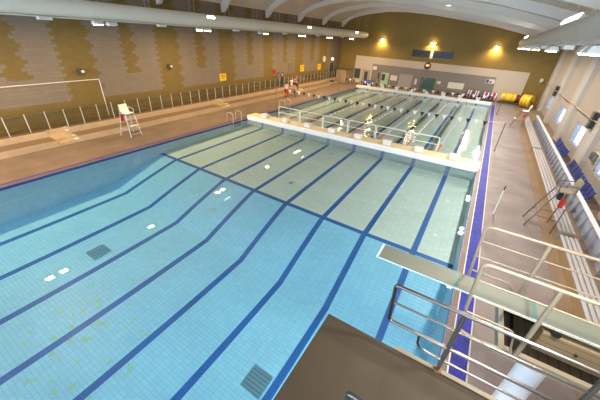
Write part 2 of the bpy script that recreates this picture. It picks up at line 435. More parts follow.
# ceiling shell
mb = MB()
up = [(x, z+.5) for x, z in PXZ]; lo = [(x, z+.75) for x, z in PXZ][::-1]
mb.prism(up+lo, 'y', YN, YF+.3, 0); struct(mb.build('ceiling', 'ceiling'))
# roof beams: curved, with a haunch at the left wall
for k in range(9):
    y = 31.6-6.85*k
    if y < YN+1: break
    mb = MB()
    a = [(-6.38, 8.35), (-6.1, 8.35)]+[(x, z) for x, z in PXZ[1:]]+[(23.98, 7.05)]
    b = [(x, z+.52) for x, z in PXZ][::-1]
    b[0] = (23.98, b[0][1]); b[-1] = (-6.38, 9.02)
    # quads between lower and upper profile
    lo_ = [(-6.38, 8.35), (-6.0, 8.42)]+PXZ[1:-1]+[(23.98, 7.1)]
    up_ = [(-6.38, 9.06), (-6.0, 9.3)]+[(x, z+.52) for x, z in PXZ[1:-1]]+[(23.98, 7.62)]
    n = len(lo_)
    vs = [(x, y+d, z) for d in (-.14, .14) for (x, z) in lo_+up_]
    fs = []
    for i in range(n-1):
        fs += [(i, i+1, n+i+1, n+i), (2*n+i, 3*n+i, 3*n+i+1, 2*n+i+1), (i, 2*n+i, 2*n+i+1, i+1), (n+i, n+i+1, 3*n+i+1, 3*n+i)]
    fs += [(0, n, 3*n, 2*n), (n-1, 3*n-1, 4*n-1, 2*n-1)]
    mb.add(vs, fs); o = mb.build('roof_beam', 'beam'); struct(o)

# right wall with windows and pilasters
WINS = [24.2, 16.7, 8.7, .9, -6.8, -14.5, -22.2]
WZ0, WZ1, WHW = .86, 2.25, 1.5
mb = MB()
ys = [YN]
for c in WINS[::-1]: ys += [c-WHW, c+WHW]
ys.append(YF)
for i in range(len(ys)-1):
    if i % 2 == 0: mb.box(XR, XR+.3, ys[i], ys[i+1], -.2, 7.8)
    else: mb.box(XR, XR+.3, ys[i], ys[i+1], -.2, WZ0); mb.box(XR, XR+.3, ys[i], ys[i+1], WZ1, 7.8)
struct(mb.build('wall_right', 'beige_wall'))
for i, c in enumerate(WINS):
    mb = MB(); f = .07
    for (a, b, z0, z1) in ((c-WHW, c+WHW, WZ0, WZ0+f), (c-WHW, c+WHW, WZ1-f, WZ1), (c-WHW, c-WHW+f, WZ0, WZ1), (c+WHW-f, c+WHW, WZ0, WZ1), (c+.45, c+.52, WZ0, WZ1)):
        mb.box(XR+.06, XR+.16, a, b, z0, z1)
    w = struct(mb.build('window_%d' % (i+1), 'frame_grey'))
    MB().box(XR+.10, XR+.115, c-WHW+f, c+WHW-f, WZ0+f, WZ1-f).build('pane', 'pane', w)
for i, c in enumerate([28.4, 20.6, 12.8, 4.9, -2.9, -10.6, -18.3, -26]):
    mb = MB(); mb.prism([(XR, c-.95), (XR, c+.95), (XR-.26, c+.88), (XR-.34, c+.65), (XR-.34, c-.65), (XR-.26, c-.88)], 'z', DZ, 7.35)
    struct(mb.build('trim_%d' % (i+2), 'white_wall'))

# near wall behind the viewer, unseen; glazing added to let cool light in
mb = MB(); mb.box(XL, XR, YN-.3, YN, -.2, 1.4); mb.box(XL, XR, YN-.3, YN, 5.6, 11.3)
for x in [XL+.3+ (XR-XL-.6)*k/6 for k in range(7)]: mb.box(x-.3, x+.3, YN-.3, YN, 1.4, 5.6)
struct(mb.build('wall_near', 'white_wall'))
for k in range(6):
    x0 = XL+.6+(XR-XL-.6)*k/6; x1 = XL+(XR-XL-.6)*(k+1)/6
    mb = MB()
    for (a, b, z0, z1) in ((x0, x1, 1.4, 1.5), (x0, x1, 5.5, 5.6), (x0, x0+.1, 1.4, 5.6), (x1-.1, x1, 1.4, 5.6), ((x0+x1)/2-.04, (x0+x1)/2+.04, 1.4, 5.6)): mb.box(a, b, YN-.2, YN-.1, z0, z1)
    w = struct(mb.build('window_%d' % (len(WINS)+k+1), 'white'))
    MB().box(x0+.1, x1-.1, YN-.16, YN-.14, 1.5, 5.5).build('pane', 'pane', w)

# far wall: cream band with the grey recess, painted panels with real thickness
mb = MB(); mb.prism([(-3.45, DZ), (21.75, DZ), (21.75, 4.0), (-3.3, 4.35)], 'y', YF-.06, YF); struct(mb.build('trim_10', 'cream_wall'))
mb = MB(); mb.prism([(-.1, DZ), (18.25, DZ), (18.15, 3.05), (-.12, 3.28)], 'y', YF-.08, YF-.06); struct(mb.build('trim_11', 'grey_wall'))
YW = YF-.08
def wallbox(name, m, x0, x1, z0, z1, t=.05, y=None, extra=None):
    y = YF-.08 if y is None else y
    return MB().box(x0, x1, y-t, y, z0, z1).build(name, m)
# doors (structure) and openings
def door(i, x0, x1, z1, m, y, vision=None):
    mb = MB(); f = .09
    for (a, b, z0, z2) in ((x0, x0+f, DZ, z1), (x1-f, x1, DZ, z1), (x0+f, x1-f, z1-f, z1)): mb.box(a, b, y-.08, y, z0, z2)
    d = struct(mb.build('door_%d' % i, 'door_grey'))
    MB().box(x0+f, x1-f, y-.05, y, DZ, z1-f).build('door_leaf', m, d)
    if vision: MB().box(vision[0], vision[1], y-.06, y-.05, vision[2], vision[3]).build('vision_panel', 'dark', d)
    mb = MB(); mb.cyl((x1-f-.12, y-.05, 1.1), (x1-f-.12, y-.12, 1.1), .02); mb.cyl((x1-f-.25, y-.11, 1.1), (x1-f-.10, y-.11, 1.1), .015); mb.build('door_handle', 'steel', d)
    return d
door(1, -1.75, -.45, 2.3, 'door_pale', YF-.06, (-1.4, -.8, .6, 2.0))
door(2, 1.6, 3.0, 2.2, 'lit_green', YW, (1.75, 2.3, .9, 1.9))
door(3, 4.6, 6.85, 2.25, 'door_pale', YW)
door(4, 8.0, 10.4, 2.2, 'green_door', YW, (8.15, 8.7, .4, 2.0))
mb = MB(); 
for (a, b, z0, z1) in ((-3.35, -2.15, .75, .83), (-3.35, -2.15, 2.3, 2.38), (-3.35, -3.27, .83, 2.3), (-2.23, -2.15, .83, 2.3)): mb.box(a, b, YF-.12, YF-.06, z0, z1)
w = struct(mb.build('window_20', 'door_grey')); MB().box(-3.27, -2.23, YF-.09, YF-.06, .83, 2.3).build('pane', 'dark', w)
# left wall fire door under the lit exit light
mb = MB(); 
for (a, b, z0, z1) in ((28.2, 28.3, .83, 3.2), (29.9, 30.0, .83, 3.2), (28.3, 29.9, 3.1, 3.2)): mb.box(XL, XL+.08, a, b, z0, z1)
d = struct(mb.build('door_5', 'door_grey')); MB().box(XL, XL+.05, 28.3, 29.9, .83, 3.1).build('door_leaf', 'dark', d)

# ------------------------------------------------------------------ left tiers
T1X, T2X, Z1, Z2 = -4.0, -5.1, .46, .83
gaps = [(-12.9, -11.7), (.85, 2.1), (15.2, 16.4)]
segs = []; y = YN
for a, b in gaps: segs.append((y, a)); y = b
segs.append((y, 24.5))
def tier(name, x0, x1, y0, y1, z0, z1):
    mb = MB(); mb.box(x0, x1, y0, y1, z0, z1, 0); 
    mb.add([(x0, y0, z1+.004), (x1-.05, y0, z1+.004), (x1-.05, y1, z1+.004), (x0, y1, z1+.004)], [(0, 1, 2, 3)], 1)
    return struct(mb.build(name, ['tier', 'tread']))
for a, b in segs:
    tier('seating_tier', T2X, T1X, a, b, DZ, Z1); tier('seating_tier', XL+1.0, T2X, a, b, DZ, Z2)
for a, b in gaps:
    for (xf, xb, z0, z1, sd) in ((T1X, T2X, DZ, Z1, .42), (T2X, XL+1.0, Z1, Z2, .2)):
        zz = (z0+z1)/2
        mb = MB(); mb.box(xf-sd, xf-.02, a, b, DZ, zz, 0); mb.box(xb, xf-sd, a, b, DZ, z1, 0)
        mb.box(xf-sd, xf-.02, b-.2, b-.004, zz, zz+.012, 1); mb.box(xf-sd-.09, xf-sd, b-.2, b-.004, z1, z1+.012, 1)
        struct(mb.build('aisle_step', ['tier', 'nosing']))
tier('walkway', XL, XL+1.0, YN, YF, DZ, Z2)
tier('seating_tier', XL+1.0, T1X-.6, 24.5, 29.2, DZ, Z1)

# glass balustrade on the walkway
BX = -5.32
t = thing('glass_balustrade', 'long glass balustrade with grey steel posts along the left walkway', 'balustrade', (BX, 0, Z2))
posts = [-31.6+1.0*k for k in range(61)]
proto = None
for y in posts:
    if y > 28.4: break
    if proto is None:
        proto = MB().cyl((0, 0, .004), (0, 0, 1.12), .022, n=8).build('post', 'rail_steel', t)
        proto.location = (0, y, 0); q = proto
    else:
        q = proto.copy(); COL.objects.link(q); q.parent = t; q.location = (0, y, 0)
MB().cyl((0, -31.6, 1.14), (0, 28.4, 1.14), .02, n=8).build('top_rail', 'grey_steel', t)
pp = None
for a, b in zip(posts[:-1], posts[1:]):
    if b > 28.4: break
    if pp is None: pp = MB().box(-.006, .006, .05, .95, .08, 1.06).build('glass_panel', 'balustrade', t); q = pp
    else: q = pp.copy(); COL.objects.link(q); q.parent = t
    q.location = (0, a, 0)

# ------------------------------------------------------------------ bulkhead
t = thing('pool_bulkhead', 'cream and white bulkhead walkway crossing the pool', 'bulkhead', (9.2, .6, 0))
BZ = .40
mb = MB(); mb.cbox(-9.28, 9.30, -.58, .58, -.02, BZ-.02, .05); mb.build('deck_box', 'bulk_white', t)
mb = MB(); mb.cbox(-9.24, 9.26, -.53, .57, BZ-.03, BZ+.01, .01); mb.build('walking_surface', 'bulk_top', t)
mb = MB(); xs = [-9.18]
for l in LANES: xs += [l-9.2-LW, l-9.2+LW]
xs.append(9.18)
for sgn in (-1, 1):
    for i in range(len(xs)-1): mb.add([(xs[i], sgn*.42, -D1), (xs[i+1], sgn*.42, -D1), (xs[i+1], sgn*.42, -.02), (xs[i], sgn*.42, -.02)], [(0, 1, 2, 3)], i % 2)
mb.add([(-9.18, -.42, -D1), (-9.18, .42, -D1), (-9.18, .42, -.02), (-9.18, -.42, -.02)], [(0, 1, 2, 3)], 0)
mb.add([(9.18, -.42, -D1), (9.18, .42, -D1), (9.18, .42, -.02), (9.18, -.42, -.02)], [(0, 1, 2, 3)], 0)
mb.build('submerged_wall', ['wall_ty', 'lane'], t)

ORD = ['first', 'second', 'third', 'fourth', 'fifth', 'sixth', 'seventh', 'eighth']
# starting blocks
def block(loc, label, group, rz=0):
    t = thing('starting_block', label, 'starting block', loc, rz, group)
    MB().cbox(-.25, .25, -.24, .24, 0, .24, .02).build('base', 'white', t)
    mb = MB(); mb.prism([(-.27, .24), (.27, .24), (.27, .28), (-.27, .33)], 'x', -.27, .27); mb.build('top_platform', 'white', t)
    return t
b0 = None
for i, l in enumerate(LANES):
    lab = 'low white starting block on the bulkhead, %s from the left wall' % ORD[i]
    if b0 is None: b0 = block((l+.1, .5, BZ+.01), lab, 'starting blocks on the bulkhead')
    else: dup(b0, (l+.1, .5, BZ+.01), None, lab)
def far_block(loc, label, group):
    t = thing('starting_block', label, 'starting block', loc, 0, group)
    MB().cbox(-.22, .22, -.1, .3, 0, .32, .02).build('base', 'bulk_white', t)
    MB().cbox(-.28, .28, -.22, .36, .32, .40, .02).build('top_platform', 'white', t)
    MB().box(-.2, .2, -.115, -.1, .06, .26).build('side_panel', 'paper', t)
    MB().box(-.19, .19, .3, .315, .04, .28).build('step_plate', 'grey_steel', t)
    return t
b1 = None
for i, l in enumerate(LANES):
    lab = 'white starting block on the far end ledge, %s from the left' % ORD[i]
    if b1 is None: b1 = far_block((l, PF+.28, .40), lab, 'starting blocks at the far end')
    else: dup(b1, (l, PF+.28, .40), None, lab)

# guard frames on the bulkhead
g0 = None
for i in range(6):
    x = 2.68+2.2*i
    lab = 'white tubular guard frame on back edge of the bulkhead, %s from the left' % ORD[i]
    if g0 is None:
        g0 = thing('guard_frame', lab, 'railing', (x, 1.1, BZ+.01), 0, 'guard frames on the bulkhead')
        MB().tube(fillet([(0, 0, 0), (0, 0, 1.0), (2.1, 0, 1.0), (2.1, 0, 0)], .1), .03).build('frame', 'white', g0)
        MB().cyl((0, 0, .52), (2.1, 0, .52), .024, n=8).build('mid_rail', 'white', g0)
        for xx in (0, 2.1): MB().cyl((xx, 0, 0), (xx, 0, .02), .05, n=10).build('base_plate', 'grey_steel', g0)
    else: dup(g0, (x, 1.1, BZ+.01), None, lab)

# ------------------------------------------------------------------ lane ropes
FLT = {}
for key in ('orange_red', 'float_white', 'float_blue'):
    mb = MB()
    for k in range(4): mb.cyl((0, k*.055, 0), (0, k*.055+.045, 0), .07, n=8)
    FLT[key] = mb.build('float', key); 
for i in range(7):
    x = (LANES[i]+LANES[i+1])/2
    t = thing('lane_rope', 'white lane rope with red ends, %s from the left in far pool' % ORD[i], 'lane rope', (x, 0, .0), 0, 'lane ropes of the far pool')
    MB().cyl((0, 1.2, .0), (0, PF-.04, .0), .012, n=6).build('cable', 'black', t)
    nf = 99; y0, y1 = 1.35, 26.4; st = (y1-y0)/nf
    for k in range(nf):
        yy = y0+k*st; d = min(yy-1.2, PF-yy)
        key = 'orange_red' if d < 3.4 else ('float_white' if k % 2 else ('float_blue' if i % 2 == 0 else 'float_white'))
        if d >= 3.4 and k % 2 == 0 and i % 2: key = 'float_blue' if k % 4 == 0 else 'float_white'
        q = FLT[key].copy(); COL.objects.link(q); q.parent = t; q.location = (0, yy, .0)
for q in FLT.values(): bpy.data.objects.remove(q)

# backstroke flag lines with their posts
def flag_line(y, label, z0, n, sag, x0, x1):
    t = thing('flag_line', label, 'bunting', (0, y, 0))
    zc = lambda x: z0-sag*(1-((x-9.2)/9.7)**2)
    MB().tube([(x0+(x1-x0)*k/24, 0, zc(x0+(x1-x0)*k/24)) for k in range(25)], .006, n=5).build('cord', 'white', t)
    pr = {}
    for k in range(n):
        x = .35+17.7*k/(n-1); m = 'black_cloth' if k % 2 == 0 else 'white_cloth'
        if m not in pr:
            mb = MB(); mb.prism([(-.17, 0), (.17, 0), (.0, -.36)], 'y', -.004, .004); pr[m] = mb.build('pennant', m, t); q = pr[m]
        else: q = pr[m].copy(); COL.objects.link(q); q.parent = t
        q.location = (x, 0, zc(x))
        q.rotation_euler = (random.uniform(-.1, .1), 0, random.uniform(-.25, .25))
    return t
flag_line(5.4, 'string of black and white pennants over the far pool near the bulkhead', 2.12, 33, .12, -.75, 19.25)
flag_line(20.6, 'string of black and white pennants over the far pool near its end wall', 2.0, 33, .25, -.75, 19.25)
def flag_post(loc, label):
    t = thing('flag_post', label, 'post', loc, 0, 'flag line posts')
    MB().cyl((0, 0, 0), (0, 0, 2.05), .025, n=8).build('pole', 'steel', t)
    MB().cyl((0, 0, 0), (0, 0, .03), .1, n=12).build('base_plate', 'grey_steel', t)
    MB().ell((0, 0, 2.06), .03, .03, .03).build('cap', 'black', t)
    return t
p0 = flag_post((-.78, 5.4, DZ), 'thin steel flag post on left deck at end of the nearer pennant string')
dup(p0, (19.28, 5.4, DZ), None, 'thin steel flag post on right deck just beyond the bulkhead')
dup(p0, (-.78, 20.6, DZ), None, 'thin steel flag post at far left of the pool near the store')
dup(p0, (19.28, 20.6, DZ), None, 'thin steel flag post at far right of the pool beside blue strip')
t = thing('deck_post', 'short white post with black tip on right deck before the bulkhead', 'post', (19.4, -5.2, DZ))
MB().cyl((0, 0, 0), (0, 0, 1.25), .022, n=8).build('pole', 'white', t); MB().cyl((0, 0, 1.25), (0, 0, 1.45), .026, n=8).build('tip', 'black', t)
t = thing('deck_post', 'short dark post on the far right deck left of the distant lifeguard chair', 'post', (19.75, 11.6, DZ))
MB().cyl((0, 0, 0), (0, 0, .75), .022, n=8).build('pole', 'black', t); MB().cyl((0, 0, 0), (0, 0, .03), .08, n=10).build('base_plate', 'black', t)

# pool ladders (grab rails) on the left edge
def ladder(y, label):
    t = thing('pool_ladder', label, 'pool ladder', (0, y, DZ), 0, 'pool ladders on the left edge')
    for dy in (-.5, .5):
        MB().tube(fillet([(-.62, dy, 0), (-.62, dy, .78), (.06, dy, .78), (.06, dy, -1.2)], .22, 6), .022).build('handrail', 'rail_steel', t)
    for k in range(4): MB().box(.02, .12, -.5, .5, -.3-.27*k, -.27-.27*k).build('rung', 'white', t)
    return t
ladder(-1.35, 'steel pool ladder on the left edge before the bulkhead')
ladder(6.3, 'steel pool ladder on the left edge beyond the bulkhead')

# ------------------------------------------------------------------ drains
def grate(x, y, z, w, label):
    t = thing('floor_drain', label, 'drain grate', (x, y, z), 0)
    MB().box(-w, w, -w, w, .0, .03).build('frame', 'grate', t)
    mb = MB()
    for k in range(6): mb.box(-w*.9, w*.9, -w*.85+k*w*.32, -w*.85+k*w*.32+w*.14, .03, .045)
    mb.build('bars', 'lane' if 0 else 'wall_tx', t)
grate(5.06, -15.77, -D2+.005, .36, 'square teal drain grate on deep floor at the left')
grate(14.1, -15.9, -D2+.005, .36, 'square teal drain grate on deep floor beside the brown platform')
tag(MB().cyl((9.26, -6.8, -D1+.004), (9.26, -6.8, -D1+.02), .13, n=16).build('floor_inlet', 'grate'), 'small round floor inlet just past the cross line', 'inlet')
tag(MB().cyl((9.14, -1.29, -D1+.004), (9.14, -1.29, -D1+.02), .13, n=16).build('floor_inlet', 'grate'), 'small round floor inlet close to the bulkhead', 'inlet')

# ------------------------------------------------------------------ diving platform
t = thing('diving_platform', 'brown topped concrete diving platform jutting in at bottom centre', 'diving platform', (16.35, -18.12, 0))
PX = 4.9
MB().box(0, PX, 0, 1.5, 2.72, 2.98).build('slab', 'cream', t)
MB().box(0, PX, 0, 1.5, 2.98, 3.0).build('top_surface', 'plat', t)
MB().box(1.06, PX, 1.5, 1.56, 2.70, 3.005).build('edge_kerb', 'cream', t)
MB().cbox(2.9, 4.5, .2, 1.3, DZ, 2.72, .03).build('support_pier', 'cream', t)
def plat_rail(y, side):
    zt, zl = 4.11, 3.47
    mb = MB()
    mb.tube(fillet([(4.9, y, zt), (.82, y, zt), (.86, y, zl), (4.9, y, zl)], .05, 5), .024, n=10)
    o = mb.build('handrail', 'steel', t)
    MB().cyl((.84, y, 3.81), (4.9, y, 3.81), .016, n=8).build('mid_rail', 'steel', o)
    mb = MB(); mb.tube(fillet([(1.27, y, zl-.02), (1.29, y, 3.25), (1.45, y, 3.22), (4.9, y, 3.22)], .08, 5), .016); mb.build('low_rail', 'steel', o)
    for x in (1.62, 2.86, 4.1):
        MB().cyl((x, y, 3.0), (x, y, zt), .027, n=10).build('post', 'grey_steel', o)
        MB().cyl((x, y, 3.0), (x, y, 3.025), .055, n=12).build('flange', 'rust', o)
plat_rail(1.53, 1); plat_rail(.02, -1)

# ------------------------------------------------------------------ springboard
t = thing('springboard', 'pale grey green springboard with cream handrails over right pool edge', 'springboard', (16.53, -14.58, 0))
yc = 0.; hw = .235
bd = MB()
bd.cbox(0, 4.85, -hw, hw, 2.955, 2.99, .008, 1)
xs_ = [.03, 1.42, 1.50, 2.62, 2.70, 4.05, 4.12, 4.84]
for i in range(len(xs_)-1):
    bd.box(xs_[i], xs_[i+1], -hw+.004, hw-.004, 2.99, 2.998, 2 if i % 2 else 0)
bo = bd.build('board', ['board_top', 'board_edge', 'teal'], t)
MB().box(-.012, .03, -hw, hw, 2.95, 3.0).build('tip_cap', 'board_edge', bo)
# stand frame: cream beam frame with dark planked inside
fx0, fx1, fy0, fy1, fz = 2.34, 5.3, -.52, .52, 2.42
mb = MB()
for s_ in (fy0, fy1): mb.box(fx0, fx1, s_-.045, s_+.045, fz-.16, fz)
mb.box(fx0, fx0+.09, fy0+.045, fy1-.045, fz-.16, fz); mb.box(fx1-.09, fx1, fy0+.045, fy1-.045, fz-.16, fz)
mb.build('stand_frame', 'cream', t)
MB().box(fx0+.09, fx1-.09, fy0+.045, fy1-.045, fz-.15, fz-.06).build('stand_deck', 'plank', t)
fb = MB().cbox(2.85, 4.2, -.21, .21, fz-.06, 2.80, .01).build('fulcrum_box', 'wood', t)
MB().cyl((3.05, -.1, 2.86), (3.05, .1, 2.86), .03).cyl((3.0, -.24, 2.86), (3.0, .24, 2.86), .06, n=16).build('fulcrum_roller', 'black', t)
MB().box(4.3, 4.8, -.2, .2, fz-.06, 2.953).build('anchor_block', 'black', t)
MB().box(2.9, 3.35, .40, .60, fz, fz+.2, rot=(0, .0, 0)).build('side_plate', 'wood', t)
for x in (3.35, 3.75): MB().cyl((x, -.225, 2.6), (x, -.21, 2.6), .025, n=8).build('bolt', 'black', fb)
for x in (2.42, 2.62, 3.4, 3.6, 4.4): MB().cyl((x, fy0-.055, fz-.08), (x, fy0-.045, fz-.08), .014, n=8).build('bolt', 'rust', t)
MB().cyl((3.12, 0, DZ), (3.12, 0, fz-.16), .21, n=28).build('column', 'bulk_white', t)
for s_ in (-1, 1):
    y = s_*.60; zt = 3.93
    mb = MB(); mb.tube(fillet([(1.72, y, 2.44), (1.62, y, zt), (5.3, y, zt)], .13, 6), .028, n=10)
    h = mb.build('handrail', 'cream', t)
    for zz in (3.6, 3.25): MB().cyl((1.66+.03*(3.93-zz), y, zz), (5.3, y, zz), .014, n=8).build('mid_rail', 'cream', h)
    MB().tube(fillet([(1.72, y, 2.9), (2.4, y, 2.9), (2.46, y, 2.62), (2.5, y, 2.45)], .1), .016).build('low_rail', 'cream', h)
    for x in (2.58, 4.5):
        MB().cyl((x, y, fz-.1), (x, y, zt), .034, n=10).build('post', 'cream', h)
        MB().box(x-.05, x+.05, s_*.565 if s_ > 0 else -.60, s_*.60 if s_ > 0 else -.565, fz-.14, fz-.02).build('bracket', 'cream', h)
    MB().tube(fillet([(1.72, y, 2.45), (2.0, y, 2.38), (2.4, s_*.55, 2.38)], .1), .025).build('foot_brace', 'cream', h)

# ------------------------------------------------------------------ right side: benches, barrier, seats
def bench(y0, y1, label, x0=21.55, x1=22.14):
    t = thing('slatted_bench', label, 'bench', ((x0+x1)/2, (y0+y1)/2, DZ), 0, 'slatted benches on the right deck')
    L_ = (y1-y0)/2; w = (x1-x0)/2
    MB().box(-w+.05, w-.05, -L_+.02, L_-.02, 0, .40).build('base', 'bench_base', t)
    for k in range(4):
        a = -w+k*(2*w/4)+.025
        MB().cbox(a, a+2*w/4-.05, -L_, L_, .40, .45, .008).build('slat', 'bench_slat', t)
    for ya_ in (-L_, L_-.02): MB().box(-w+.04, w-.04, ya_, ya_+.02, 0, .40).build('end_panel', 'cream', t)
bench(6.9, 19.5, 'long slatted bench on right deck, farthest from the springboard')
bench(-5.9, 6.6, 'long slatted bench on right deck behind the near lifeguard chair')
bench(-18, -6.3, 'slatted bench on right deck nearest the springboard')

t = thing('spectator_barrier', 'long blue grey barrier with bright metal cap along the right benches', 'barrier', (22.68, 0, DZ))
by0, by1 = -14., 19.
MB().box(-.03, .03, by0, by1, .0, .74).build('panel', 'barrier', t)
MB().cbox(-.09, .11, by0, by1, .74, .79, .015).build('cap', 'alu', t)
br = None
for k in range(40):
    y = by0+.4+k*(by1-by0-.8)/39
    if br is None: br = MB().prism([(-.03, .05), (-.03, .70), (-.07, .70), (-.18, .05)], 'y', -.02, .02).build('bracket', 'barrier_bracket', t); q = br
    else: q = br.copy(); COL.objects.link(q); q.parent = t
    q.location = (0, y, 0)

seat0 = None
SY = [9.3-.56*k for k in range(7)]+[3.6-.56*k for k in range(10)]+[-4.2-.56*k for k in range(10)]
for k, y in enumerate(SY):
    lab = 'dark blue folding chair behind the metal barrier under the right windows'
    if seat0 is None:
        seat0 = thing('spectator_chair', lab, 'chair', (23.12, y, DZ), 0, 'blue folding chairs behind the barrier')
        MB().cbox(-.18, .12, -.22, .22, .40, .46, .02).build('seat', 'seat_blue', seat0)
        mb = MB(); mb.prism([(.12, .44), (.17, .44), (.28, .86), (.23, .88)], 'y', -.22, .22); mb.build('backrest', 'seat_blue', seat0)
        for s_ in (-.16, .16):
            MB().tube([(-.12, s_, 0), (-.08, s_, .40)], .014, n=6).build('leg', 'grey_steel', seat0)
            MB().tube([(.14, s_, 0), (.10, s_, .40)], .014, n=6).build('leg', 'grey_steel', seat0)
    else:
        s2 = dup(seat0, (23.12+random.uniform(-.02, .02), y, DZ), random.uniform(-.1, .1))
tag(MB().cbox(23.0, 23.25, 9.75, 10.3, DZ, .62, .03).build('float_board_stack', 'red'), 'small red stack at far end of the blue seats', 'stack')

# ------------------------------------------------------------------ lifeguard chairs (front faces +x before rotation)
def guard_chair(loc, rz, label, seatm='cream', tube='steel', h=1.75, fr=.75, foot=True, bk=-.55):
    t = thing('lifeguard_chair', label, 'lifeguard chair', loc, rz, 'lifeguard chairs')
    for s_ in (-1, 1):
        MB().tube([(bk, s_*.50, 0), (-.28, s_*.34, h)], .024).build('leg', tube, t)
        MB().tube([(fr, s_*.42, 0), (.22, s_*.32, h)], .024).build('leg', tube, t)
        MB().tube(fillet([(-.28, s_*.34, h), (-.28, s_*.34, h+.38), (.26, s_*.33, h+.30), (.22, s_*.32, h)], .08), .018).build('armrest', tube, t)
        MB().cyl((bk-.34*(bk+.28), s_*.45, h*.34), (fr-.34*(fr-.22), s_*.39, h*.34), .014, n=6).build('side_brace', tube, t)
    for k in range(5):
        f = .12+.17*k; MB().cyl((fr-(fr-.22)*f, -.42+.1*f, h*f), (fr-(fr-.22)*f, .42-.1*f, h*f), .016, n=8).build('rung', tube, t)
    MB().cyl((bk-.25*(bk+.28), -.46, h*.25), (bk-.25*(bk+.28), .46, h*.25), .014, n=6).build('back_brace', tube, t)
    MB().cyl((-.28, -.34, h), (-.28, .34, h), .018, n=8).cyl((.22, -.32, h), (.22, .32, h), .018, n=8).build('seat_rail', tube, t)
    MB().cbox(-.28, .24, -.30, .30, h+.018, h+.07, .02).build('seat', seatm, t)
    mb = MB(); mb.prism([(-.27, h+.07), (-.20, h+.07), (-.30, h+.58), (-.37, h+.58)], 'y', -.28, .28); mb.build('backrest', seatm, t)
    if foot: MB().cbox((fr+.22)/2-.02, (fr+.22)/2+.16, -.26, .26, h*.50, h*.50+.03, .01).build('footboard', seatm, t)
    return t
guard_chair((-2.85, -8.9, DZ), .1, 'lifeguard chair with white seat on left deck beside the tiers', 'white', 'rail_steel', 1.5, .42)
guard_chair((-3.05, 12.2, DZ), 0., 'lifeguard chair on far left deck with a lifeguard sitting in it', 'white', 'steel', 1.3)
guard_chair((21.32, -5.05, DZ), PI, 'lifeguard chair with cream seat nearest the springboard', 'cream', 'steel', 1.75, .75, False, -.17)
guard_chair((21.2, 15.6, DZ), PI, 'lifeguard chair on far right deck below the yellow drum reel', 'white', 'steel', 1.5, .75, True, -.2)
def rescue_tube(loc, rz, label):
    t = thing('rescue_tube', label, 'rescue tube', loc, rz, 'rescue tubes')
    MB().cbox(-.06, .06, -.10, .10, -.40, 0, .04).build('float', 'red', t)
    MB().tube(fillet([(0, -.05, 0), (0, -.03, .2), (0, .03, .2), (0, .05, 0)], .03), .012).build('strap', 'black', t)
rescue_tube((21.35, -5.45, 1.68), .3, 'red rescue tube hanging on the nearest lifeguard chair')
rescue_tube((-2.95, -9.27, 1.55), 0, 'red rescue tube hanging on the left lifeguard chair')
tag(MB().cbox(21.25, 21.42, -5.0, -4.72, 1.4, 1.72, .05).build('kit_bag', 'black_cloth'), 'black kit bag hanging under seat of the nearest lifeguard chair', 'bag')
tag(MB().cbox(21.15, 21.35, 15.3, 15.6, 1.0, 1.35, .05).build('kit_bag', 'red_cloth'), 'small red bag hanging on the far right lifeguard chair', 'bag')

